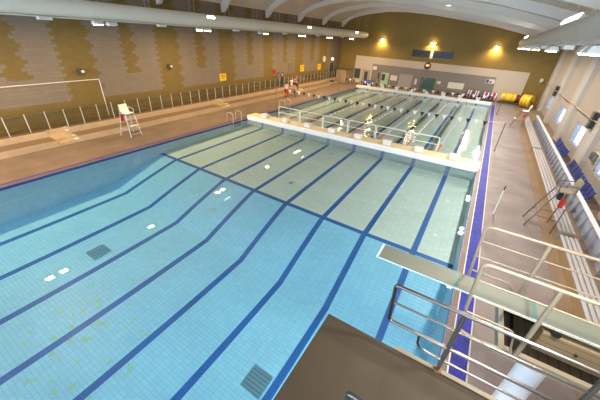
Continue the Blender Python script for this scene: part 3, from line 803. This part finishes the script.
# ------------------------------------------------------------------ people
def skin_mesh(name, verts, edges, radii, m, parent, sub=2, root=0):
    me = bpy.data.meshes.new(name); me.from_pydata(verts, edges, [])
    o = bpy.data.objects.new(name, me); COL.objects.link(o)
    md = o.modifiers.new('s', 'SKIN'); o.modifiers.new('u', 'SUBSURF').levels = sub
    for i, r in enumerate(radii):
        d = me.skin_vertices[0].data[i]; d.radius = (r, r) if isinstance(r, float) else r; d.use_root = (i == root)
    dg = bpy.context.evaluated_depsgraph_get(); dg.update()
    em = bpy.data.meshes.new_from_object(o.evaluated_get(dg)); bpy.data.objects.remove(o)
    for p in em.polygons: p.use_smooth = True
    em.materials.clear(); em.materials.append(M[m])
    q = bpy.data.objects.new(name, em); COL.objects.link(q); q.parent = parent; return q
def person(loc, rz, label, J, top, legs, sleeve=True):
    """J: joint dictionary in metres, facing +x"""
    t = thing('person', label, 'person', loc, rz)
    order = ['pel', 'chest', 'neck', 'head', 'crown', 'shL', 'elL', 'wrL', 'haL', 'shR', 'elR', 'wrR', 'haR', 'hiL', 'knL', 'anL', 'toL', 'hiR', 'knR', 'anR', 'toR']
    rad = [.13, (.15, .11), .055, .095, .07, .06, .045, .033, .035, .06, .045, .033, .035, .085, .06, .04, .035, .085, .06, .04, .035]
    E = [(0, 1), (1, 2), (2, 3), (3, 4), (1, 5), (5, 6), (6, 7), (7, 8), (1, 9), (9, 10), (10, 11), (11, 12), (0, 13), (13, 14), (14, 15), (15, 16), (0, 17), (17, 18), (18, 19), (19, 20)]
    vs = [J[k] for k in order]
    body = skin_mesh('body', vs, E, rad, 'skin', t)
    def sub_(name, keys, ed, rr, m): skin_mesh(name, [J[k] for k in keys], ed, rr, m, t)
    def mid(a, b, f): return tuple(V(J[a])*(1-f)+V(J[b])*f)
    J['slL'] = mid('shL', 'elL', .8); J['slR'] = mid('shR', 'elR', .8); J['hem'] = mid('pel', 'chest', .05)
    sub_('shirt', ['hem', 'chest', 'shL', 'slL', 'shR', 'slR'], [(0, 1), (1, 2), (2, 3), (1, 4), (4, 5)], [.165, (.18, .14), .085, .065, .085, .065], top)
    J['cuL'] = mid('knL', 'anL', .9); J['cuR'] = mid('knR', 'anR', .9)
    sub_('trousers', ['pel', 'hiL', 'knL', 'cuL', 'hiR', 'knR', 'cuR'], [(0, 1), (1, 2), (2, 3), (0, 4), (4, 5), (5, 6)], [.155, .11, .08, .06, .11, .08, .06], legs)
    h = V(J['head']); mb = MB(); mb.ell((h.x-.02, h.y, h.z+.06), .115, .105, .10, 0); mb.ell((h.x-.06, h.y, h.z), .075, .095, .11, 0); mb.build('hair', 'hair', t)
    mb = MB(); mb.ell((h.x+.098, h.y-.035, h.z+.02), .012, .016, .010); mb.ell((h.x+.098, h.y+.035, h.z+.02), .012, .016, .010); mb.build('eyes', 'black', t)
    mb = MB(); mb.ell((h.x+.105, h.y, h.z-.015), .022, .014, .025); mb.build('nose', 'skin', t)
    for kn, ha, wr in (('L', 'haL', 'wrL'), ('R', 'haR', 'wrR')):
        p, w = V(J[ha]), V(J[wr]); d = (p-w).normalized(); s_ = d.cross(V((0, 0, 1)));
        if s_.length < .1: s_ = V((1, 0, 0))
        s_.normalize(); mb = MB()
        for f in range(4):
            a = p+s_*(f-1.5)*.018; mb.tube([a-d*.01, a+d*.045, a+d*(.075-.008*abs(f-1))+V((0, 0, -.012))], .0085, n=6)
        a = p+s_*.035-d*.03; mb.tube([a, a+d*.03+s_*.02, a+d*.05+s_*.02], .009, n=6); mb.build('fingers', 'skin', t)
    for k in ('L', 'R'):
        a, b = V(J['an'+k]), V(J['to'+k]); c = (a+b)/2
        MB().ell((c.x+.02, c.y, c.z-.02), .14, .05, .05).build('shoe', 'black', t)
    return t
def stand(step=.12, arm=.05):
    return dict(pel=(0, 0, .95), chest=(.01, 0, 1.30), neck=(.01, 0, 1.48), head=(.03, 0, 1.61), crown=(.02, 0, 1.70),
        shL=(0, .19, 1.40), elL=(-.04-arm, .25, 1.13), wrL=(.03+arm, .26, .90), haL=(.05+arm, .26, .82),
        shR=(0, -.19, 1.40), elR=(-.04, -.25, 1.13), wrR=(.06, -.26, .90), haR=(.08, -.26, .82),
        hiL=(0, .09, .90), knL=(.04+step*.5, .10, .50), anL=(step, .10, .08), toL=(step+.15, .11, .05),
        hiR=(0, -.09, .90), knR=(.04-step*.3, -.10, .50), anR=(-step, -.10, .09), toR=(-step+.15, -.11, .05))
def sit():
    return dict(pel=(0, 0, .10), chest=(.03, 0, .45), neck=(.06, 0, .63), head=(.09, 0, .76), crown=(.08, 0, .85),
        shL=(.03, .19, .55), elL=(.08, .26, .32), wrL=(.28, .24, .24), haL=(.36, .20, .24),
        shR=(.03, -.19, .55), elR=(.08, -.26, .32), wrR=(.28, -.24, .24), haR=(.36, -.20, .24),
        hiL=(.06, .10, .12), knL=(.46, .13, .10), anL=(.50, .13, -.34), toL=(.64, .14, -.38),
        hiR=(.06, -.10, .12), knR=(.46, -.13, .10), anR=(.50, -.13, -.34), toR=(.64, -.14, -.38))
Z2P = Z2+.004
person((-5.75, 12.7, Z2P), .9, 'person in grey clothes standing on left walkway by the wall', stand(.06), 'grey_cloth', 'grey_cloth')
person((-5.72, 13.55, Z2P), -1.2, 'person in black top and jeans standing on left walkway', stand(.10, .12), 'black_cloth', 'jeans')
person((-3.0, 12.2, DZ+1.435), 0., 'person in red shirt sitting on the far left lifeguard chair', sit(), 'red_cloth', 'black_cloth')
person((-3.3, 11.0, DZ), -.3, 'person in white shirt and red shorts standing beside the lifeguard chair', stand(.08, .1), 'white_cloth', 'red_cloth')

# ------------------------------------------------------------------ far wall fittings
tag(MB().cyl((8.6, YF-.18, 3.72), (8.6, YF-.06, 3.72), .50, n=28).build('pace_clock', 'black'), '', '')
o = bpy.data.objects['pace_clock']; tag(o, 'round black pace clock with orange display on cream band of far wall', 'clock')
MB().box(8.36, 8.84, YF-.19, YF-.18, 3.68, 3.90).build('display', 'led', o)
for i, (x0, x1, lab) in enumerate(((5.9, 8.55, 'blue grey louvred vent left of the white divider on far wall'), (9.0, 11.8, 'blue grey louvred vent right of the white divider on far wall'))):
    t = thing('louvre_vent', lab, 'vent', ((x0+x1)/2, YF, 4.85), 0, 'louvred vents on the far wall'); w = (x1-x0)/2
    MB().box(-w, w, -.05, 0, 0, .98).build('backing', 'dark', t)
    for k in range(5): MB().box(-w+.03, w-.03, -.13, -.05, .05+k*.19, .18+k*.19, rot=(.35, 0, 0)).build('slat', 'louvre', t)
    for (a, b, c, d_) in ((-w, -w+.04, 0, .98), (w-.04, w, 0, .98)): MB().box(a, b, -.14, -.05, c, d_).build('frame', 'louvre', t)
tag(MB().box(8.58, 8.97, YF-.12, YF, 4.75, 5.9).build('wall_panel', 'white'), 'white vertical panel between the two louvred vents', 'panel')
for i, (x, z, lab) in enumerate(((.85, 6.8, 'lit wall lamp high on far wall, left of the louvred vents'), (8.6, 6.72, 'lit wall lamp high on far wall directly over the louvred vents'), (16.93, 6.68, 'lit wall lamp high on far wall over the cream band right end'))):
    t = thing('wall_lamp', lab, 'wall lamp', (x, YF, z), 0, 'wall lamps on the far wall')
    MB().cbox(-.22, .22, -.14, 0, -.16, .18, .03).build('housing', 'housing', t)
    MB().cbox(-.19, .19, -.22, -.14, -.15, .14, .02).build('lens', 'wall_lens', t)
    ld = bpy.data.lights.new('wall_lamp_light', 'SPOT'); ld.energy = 290; ld.color = (1, .70, .28); ld.shadow_soft_size = .12; ld.spot_size = 2.7; ld.spot_blend = .8
    lo_ = bpy.data.objects.new('wall_lamp_light', ld); COL.objects.link(lo_); lo_.location = (0, -.42, -.1); lo_.rotation_euler = (.45, 0, 0); lo_.parent = t
def plaque(name, lab, cat, x0, x1, z0, z1, m, y=None, t=.03, grp=None):
    y = YW if y is None else y
    o = MB().box(x0, x1, y-t, y, z0, z1).build(name, m)
    if 'sign' not in name:
        for (a, b, c, d) in ((x0-.03, x1+.03, z0-.03, z0), (x0-.03, x1+.03, z1, z1+.03), (x0-.03, x0, z0, z1), (x1, x1+.03, z0, z1)): MB().box(a, b, y-t-.01, y, c, d).build('mounting_frame', 'door_grey', o)
    return tag(o, lab, cat, grp)
plaque('wall_sign', 'pale pink square sign on grey wall left of the pale green door', 'sign', .0, .65, 2.4, 2.95, 'paper')
plaque('notice_board', 'white notice board on far wall right of the pale green door', 'notice board', 3.2, 4.35, 1.1, 1.85, 'paper')
plaque('notice_board', 'large white notice board on far wall right of the dark green doorway', 'notice board', 12.2, 14.4, .95, 1.8, 'paper')
plaque('paper_notice', 'small white paper beside left edge of the dark green doorway', 'notice', 7.2, 7.55, .9, 1.7, 'paper')
plaque('paper_notice', 'small white paper just right of the dark green doorway', 'notice', 10.6, 11.1, 1.35, 1.75, 'paper')
o = plaque('wall_sign', 'white and blue sign at right end of the grey recess', 'sign', 17.0, 18.1, 2.2, 2.75, 'paper')
MB().box(17.05, 17.35, YW-.035, YW-.03, 2.25, 2.7).build('emblem', 'blue', o); MB().box(17.45, 17.75, YW-.035, YW-.03, 2.3, 2.5).build('red_block', 'red', o)
tag(MB().cbox(23.1, 23.45, YF-.35, YF, 3.0, 3.4, .03).build('junction_box', 'white'), 'white box on far wall at end of the beige conduit', 'box')
MB().box(23.15, 23.4, YF-.03, YF, 2.95, 3.45).build('mounting_plate', 'housing', bpy.data.objects['junction_box'])
# equipment along the far wall
t = thing('equipment_drum', 'blue drum on the far deck below the pale sign', 'drum', (.45, 29.6, DZ))
MB().cyl((-.75, 0, .45), (.75, 0, .45), .45, n=24).build('drum', 'blue', t)
for x in (-.5, .5): MB().box(x-.06, x+.06, -.42, .42, 0, .14).build('foot', 'grey_steel', t)
MB().cyl((-.79, 0, .45), (-.75, 0, .45), .3, n=20).build('end_cap', 'black', t)
t = thing('wrapped_pole', 'yellow and black wrapped pole leaning on the grey wall', 'pole', (1.15, YW-.18, DZ))
MB().tube([(0, -.1, .0), (0, .12, 1.95)], .07, n=10).build('pole', 'black', t); MB().tube([(.0, -.09, .2), (0, .02, 1.0)], .09, n=10).build('wrap', 'yellow', t)
t = thing('folding_table', 'long low table with items against far wall under the white board', 'table', (12.6, 31.3, DZ))
MB().box(-2.3, 2.1, -.35, .35, .68, .74).build('tabletop', 'wood', t)
for x in (-2.2, 2.0):
    for y in (-.3, .3): MB().cyl((x, y, 0), (x, y, .68), .025, n=6).build('leg', 'grey_steel', t)
# reel with coiled ropes
def reel(loc, L_, cols, lab, r=.5):
    t = thing('lane_rope_reel', lab, 'reel', loc)
    for s_ in (-1, 1):
        mb = MB(); mb.tube([(s_*L_/2, -.38, 0), (s_*L_/2, 0, .75), (s_*L_/2, .38, 0)], .03); mb.build('side_frame', 'steel', t)
        MB().cyl((s_*L_/2, -.38, .03), (s_*L_/2, .38, .03), .02, n=6).build('foot_bar', 'steel', t)
    MB().cyl((-L_/2, 0, .62), (L_/2, 0, .62), .05, n=10).build('axle', 'steel', t)
    n = int(L_/.16)
    for k in range(n):
        x = -L_/2+.1+k*(L_-.2)/n
        MB().tube([(x+.07+.05*math.sin(a*2*PI/20), r*math.cos(a*2*PI/20), .62+r*.95*math.sin(a*2*PI/20)) for a in range(20)], .075, n=8, closed=True).build('rope_coil', cols[k % len(cols)], t)
reel((15.95, 30.6, DZ), 1.9, ['red', 'float_white', 'float_blue', 'float_white', 'float_blue', 'red'], 'reel wound with red white and blue lane rope under far wall sign', .48)
reel((18.0, 30.5, DZ), 1.9, ['float_blue', 'float_white', 'red', 'red', 'float_white', 'float_blue'], 'reel wound with mostly red lane rope next to the yellow roll', .46)
t = thing('inflatable_roll', 'yellow inflatable roll lying on a trolley with red and black end', 'inflatable', (20.42, 30.4, DZ))
MB().cyl((-1.0, 0, .78), (.7, 0, .78), .56, n=28).build('yellow_roll', 'yellow', t)
for x in (-.55, .25): MB().cyl((x, 0, .78), (x+.05, 0, .78), .57, n=28).build('strap', 'black', t)
for k, c in enumerate(('red', 'black', 'red', 'dark')): MB().cyl((.7+.15*k, 0, .74), (.83+.15*k, 0, .74), .54-.02*k, n=24).build('mat_fold', c, t)
MB().box(-1.2, 1.4, -.5, .5, .13, .2).build('trolley_bed', 'grey_steel', t)
for x in (-.9, 1.1):
    for y in (-.4, .4): MB().cyl((x, y-.03, .065), (x, y+.03, .065), .065, n=12).build('wheel', 'black', t)
t = thing('cover_reel', 'big yellow drum reel with black hub at far right corner', 'reel', (22.35, 28.6, DZ), -.5)
MB().cyl((-.55, 0, .85), (.5, 0, .85), .74, n=32).build('drum', 'yellow', t)
for x in (-.3, .1): MB().cyl((x, 0, .85), (x+.05, 0, .85), .75, n=32).build('strap', 'red', t)
MB().cyl((-.66, 0, .85), (-.55, 0, .85), .36, n=20).build('hub', 'black', t); MB().cyl((-.75, 0, .85), (.6, 0, .85), .05, n=8).build('axle', 'steel', t)
for x in (-.68, .54): MB().tube([(x, -.5, .0), (x, 0, .87), (x, .5, .0)], .035).build('side_frame', 'steel', t)
# store box at the far left
t = thing('block_store', 'low brown blockwork store at far left corner of the deck', 'store', (-4.55, 30.5, DZ))
MB().box(-.85, .95, -1.2, 1.7, 0, 2.0).build('blockwork', 'brick_store', t); MB().box(-.9, 1.0, -1.25, 1.7, 2.0, 2.06).build('lid', 'tread', t)
tag(MB().cbox(-4.9, -4.3, 26.0, 26.4, .47, .69, .06).build('kit_bag', 'black_cloth'), 'small dark bag on the step in front of the brown store', 'bag')

# ------------------------------------------------------------------ left wall fittings
def wall_sign(y, z, w, h, lab, lines):
    t = MB().box(XL, XL+.03, y-w/2, y+w/2, z-h/2, z+h/2).build('warning_sign', 'sign_yellow'); tag(t, lab, 'sign', 'yellow signs on the left wall')
    for k, (f, ww) in enumerate(lines): MB().box(XL+.03, XL+.034, y-w*ww/2, y+w*ww/2, z+h*f-.03, z+h*f+.03).build('lettering_line', 'sign_black', t)
wall_sign(3.65, 2.62, .9, .68, 'yellow warning sign on left wall, nearest of three', [(.28, .6), (.05, .75), (-.22, .5)])
wall_sign(19.5, 2.68, 1.0, .85, 'yellow warning sign on left wall, middle of the three', [(.28, .6), (.0, .7), (-.25, .5)])
wall_sign(24.7, 2.62, 1.0, .85, 'yellow warning sign on left wall, closest to the round clock', [(.28, .6), (.0, .7), (-.25, .5)])
tag(MB().box(XL, XL+.03, 12.2, 12.95, 2.35, 2.85).build('wall_sign', 'red'), 'small red sign on left wall above the two people', 'sign')
t = MB().cyl((XL, 26.2, 3.7), (XL+.08, 26.2, 3.7), .48, n=28).build('wall_clock', 'white'); tag(t, 'round white clock on left wall beside the lit exit light', 'clock')
MB().tube([(XL+.085, 26.2+.46*math.cos(a*PI/12), 3.7+.46*math.sin(a*PI/12)) for a in range(24)], .025, closed=True).build('rim', 'grey_steel', t)
MB().box(XL+.08, XL+.09, 26.18, 26.22, 3.7, 4.05).box(XL+.08, XL+.09, 26.2, 26.45, 3.68, 3.72).build('hands', 'black', t)
t = thing('exit_light', 'small glowing exit light above the dark door on left wall', 'light', (XL, 29.15, 3.62))
MB().cbox(0, .12, -.35, .35, -.17, .2, .02).build('housing', 'housing', t); MB().box(.12, .14, -.31, .31, -.13, .16).build('lens', 'exit', t); MB().box(0, .01, -.38, .38, -.2, .23).build('mounting_plate', 'housing', t)
def wall_speaker(y, z, lab):
    t = thing('wall_speaker', lab, 'loudspeaker', (XL, y, z), 0, 'grey speakers on the left wall')
    MB().cbox(.08, .36, -.2, .2, -.13, .13, .03).build('cabinet', 'grey_steel', t); MB().box(0, .08, -.05, .05, -.06, .06).build('mounting_bracket', 'housing', t)
    MB().cyl((.36, .04, 0), (.37, .04, 0), .09, n=16).build('grille', 'white', t)
wall_speaker(-9.5, 3.97, 'small grey speaker on left wall inside the wide gold band'); wall_speaker(-2.6, 3.97, 'small grey speaker on left wall above the second gold band')
tag(MB().tube(fillet([(XL+.05, -24, 3.30), (XL+.05, -8.45, 3.38), (XL+.05, -8.45, .84)], .1), .035).build('wall_pipe', 'wire'), 'thin white pipe along left wall turning down to the floor', 'pipe')
t = thing('landing_net', 'round landing net with thin hoop hung on left wall', 'net', (XL+.06, 16.2, 3.1))
MB().tube([(0, .42*math.cos(a*PI/12), .42*math.sin(a*PI/12)) for a in range(24)], .02, closed=True).build('hoop', 'grey_steel', t)
MB().cyl((0, -.3, -.3), (0, -.75, -1.3), .018, n=6).build('handle', 'grey_steel', t); MB().box(-.06, 0, -.04, .04, .38, .46).build('wall_mount', 'housing', t)


# ------------------------------------------------------------------ right wall fittings
tag(MB().tube([(XR-.46, YF-.05, 3.2), (XR-.46, -20, 3.2)], .03).build('conduit_pipe', 'pipe_beige'), 'thin beige conduit running along the right wall', 'pipe')
for (y, lab) in ((20.7, 'far'), (5.0, 'near')):
    for z0, w in ((3.25, 'upper'), (2.72, 'lower')):
        t = thing('wall_loudspeaker', '%s black loudspeaker of the %s pair on right wall conduit' % (w, 'farther' if lab == 'far' else 'nearer'), 'loudspeaker', (XR-.33, y, z0), 0, 'black loudspeakers on the right wall')
        MB().cbox(-.30, -.06, -.26, .26, 0, .42, .02).build('cabinet', 'black', t); MB().box(-.06, .0, -.08, .08, .12, .3).build('bracket', 'black', t)
        MB().box(-.31, -.30, -.22, .22, .04, .38).build('grille', 'dark', t)
tag(MB().cbox(XR-.25, XR-.02, 2.6, 3.2, 1.35, 1.75, .03).build('control_box', 'grey_steel'), 'grey control box on right wall beside the nearest visible window', 'box')
MB().box(XR-.02, XR, 2.5, 3.3, 1.3, 1.8).build('mounting_plate', 'housing', bpy.data.objects['control_box'])

# ------------------------------------------------------------------ ducts and lamps
LIGHTS = []
def area(name, loc, rot, sx, sy, energy, col, parent=None, caustic=True):
    ld = bpy.data.lights.new(name, 'AREA'); ld.shape = 'RECTANGLE'; ld.size = sx; ld.size_y = sy; ld.energy = energy; ld.color = col
    o = bpy.data.objects.new(name, ld); COL.objects.link(o); o.location = loc; o.rotation_euler = rot
    if parent: o.parent = parent
    LIGHTS.append(o)
    return o
def duct(x, y1, lab, m, cat='duct'):
    t = thing('ventilation_duct', lab, cat, (x, 0, 7.42)); r = .40; TX = .12 if x < 9 else -.38
    MB().cyl((0, YN+.3, 0), (0, y1, 0), r, n=32, cap=True).build('tube', m, t)
    MB().cyl((0, y1, 0), (0, y1+.04, 0), r+.03, n=32).build('end_cap', 'housing', t)
    for y in [YN+2.5+3.4*k for k in range(19)]:
        if y > y1-.2: break
        MB().tube([((r+.004)*math.cos(a*PI/14), y, (r+.004)*math.sin(a*PI/14)) for a in range(28)], .010, n=5, closed=True).build('band', m, t)
        for s_ in (-.22, .22): MB().cyl((s_, y, r-.08), (s_, y, ceil_z(x)+.5-7.42), .008, n=5).build('hanger', 'wire', t)
    MB().cyl((TX, YN+1, -.445), (TX, y1-.3, -.445), .028, n=8).build('cable_tray', 'housing', t)
    for y in [-12.3, -6., .9, 8., 15, 22]: MB().cbox(TX-.14, TX+.14, y-.28, y+.28, -.59, -.465, .02).build('gear_box', 'housing', t)
    for y in [YN+2+2.2*k for k in range(28)]:
        if y > y1-.4: break
        MB().cyl((TX, y, -.445), (TX*.55, y, -.32), .014, n=5).build('tray_clip', 'wire', t)
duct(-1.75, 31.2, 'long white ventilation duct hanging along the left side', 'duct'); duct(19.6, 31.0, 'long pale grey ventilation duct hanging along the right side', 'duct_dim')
LAMP_E = 205
def flood(x, y, z, lab, lit=True, grp='floodlights under the ducts', tilt=0.):
    t = thing('floodlight', lab, 'floodlight', (x, y, z), 0, grp)
    mb = MB(); mb.prism([(-.20, 0), (.20, 0), (.12, .16), (-.12, .16)], 'y', -.24, .24); mb.build('housing', 'housing', t)
    MB().box(-.13, .13, -.18, .18, -.03, 0).build('lens', 'lens' if lit else 'white', t)
    MB().box(-.03, .03, -.27, -.24, .05, .175).build('mounting_bracket', 'housing', t); MB().box(-.03, .03, .24, .27, .05, .175).build('mounting_bracket', 'housing', t)
    if lit: area('floodlight_glow', (0, 0, -.045), (0, 0, 0), .25, .35, LAMP_E if x < 9 else LAMP_E*(.72 if y < 0 else .95), WARM if x < 9 else WARM2, t)
    return t
ST = [-23.3, -16.2, -9.55, -2.55, 4.5, 11.35, 18.1, 25.2]
NM = ['hidden behind the viewer', 'nearest overhead', 'first in view', 'second in view', 'third in view', 'fourth in view', 'fifth in view', 'farthest']
for x, side in ((-1.62, 'left'), (19.2, 'right')):
    for k, y in enumerate(ST):
        for d, w in ((-.37, 'nearer'), (.37, 'farther')):
            lit = not (side == 'left' and ((k == 2 and d > 0) or (k == 4 and d < 0)))
            flood(x, y+d, 6.76, '%s floodlight under the %s duct, %s pair' % (w+('' if lit else ' unlit'), side, NM[k]), lit)
def side_lamp(x, y, z, ang, L_, lab, grp):
    t = thing('strip_light', lab, 'strip light', (x, y, z), 0, grp); t.rotation_euler = (0, ang, 0)
    MB().box(-.05, .0, -L_/2, L_/2, -.09, .09).build('housing', 'housing', t)
    for yy in (-L_*.3, L_*.3): MB().box(-.09, -.05, yy-.02, yy+.02, -.02, .02).build('mounting_bracket', 'housing', t)
    MB().box(0, .03, -L_/2+.03, L_/2-.03, -.075, .075).build('diffuser', 'strip', t)
for y, n in ((-2.1, 'nearest'), (12.2, 'middle'), (26.0, 'farthest')):
    side_lamp(-1.22, y, 7.62, -.35, .75, 'tilted strip light on side of the left duct, %s of three' % n, 'strip lights on the left duct')
side_lamp(19.06, -5.3, 7.70, PI+.5, 3.2, 'long strip light on side of the right duct, nearer of two', 'strip lights on the right duct')
side_lamp(19.06, 16.8, 7.70, PI+.5, 3.6, 'long strip light on side of the right duct, farther of two', 'strip lights on the right duct')
for i, (x, y, n) in enumerate(((11.7, 17.2, 'farthest left'), (17.46, 14.6, 'middle'), (17.3, 25.0, 'closest to the far wall'), (17.5, 6.45, 'nearest the viewer'))):
    t = thing('ceiling_downlight', 'small glowing ceiling downlight, %s' % n, 'downlight', (x, y, ceil_z(x)+.5), 0, 'ceiling downlights')
    MB().cyl((0, 0, -.12), (0, 0, .05), .26, n=20).build('housing', 'housing', t); MB().cyl((0, 0, -.14), (0, 0, -.12), .22, n=20).build('lens', 'down_lens', t)

# fill light added outside the unseen glazed end; sky through the side windows
DAY = (.70, .84, 1)
area('daylight_fill', ((XL+XR)/2, YN-.6, 3.5), (PI/2, 0, 0), 28, 4.0, 5000, DAY)
LIGHTS[-1].rotation_euler = (PI/2, 0, 0)

w = bpy.data.worlds.new('sky'); S.world = w; w.use_nodes = True
bg = w.node_tree.nodes['Background']; bg.inputs[0].default_value = (.75, .87, 1, 1); bg.inputs[1].default_value = 3.2

# caustics through the calm water
wat.cycles.is_caustics_caster = True
for o in bpy.data.objects:
    if o.name.startswith('pool_basin') or o.name.startswith('submerged_wall'): o.cycles.is_caustics_receiver = True
for l in LIGHTS: l.data.cycles.is_caustics_light = True

# ------------------------------------------------------------------ camera
yaw, pitch, roll = -.53, .5244, .0575
f = V((math.sin(yaw)*math.cos(pitch), math.cos(yaw)*math.cos(pitch), -math.sin(pitch)))
r = V((math.cos(yaw), -math.sin(yaw), 0)); u = r.cross(f)
r2 = r*math.cos(roll)+u*math.sin(roll); u2 = -r*math.sin(roll)+u*math.cos(roll)
cd = bpy.data.cameras.new('camera'); cam = bpy.data.objects.new('camera', cd); COL.objects.link(cam)
Mx = Matrix((r2, u2, -f)).transposed().to_4x4(); Mx.translation = V((17.388, -19.502, 6.792)); cam.matrix_world = Mx
cd.sensor_width = 36; cd.lens = 36*283.788/600; cd.clip_start = .05; cd.clip_end = 300
S.camera = cam
S.view_settings.view_transform = 'Standard'; S.view_settings.look = 'None'; S.view_settings.gamma = 1; S.view_settings.exposure = .72
S.view_settings.use_curve_mapping = False
S.cycles.max_bounces = 10; S.cycles.transmission_bounces = 8; S.cycles.diffuse_bounces = 5; S.cycles.glossy_bounces = 4
S.cycles.sample_clamp_indirect = 4; S.cycles.caustics_refractive = True; S.cycles.caustics_reflective = False
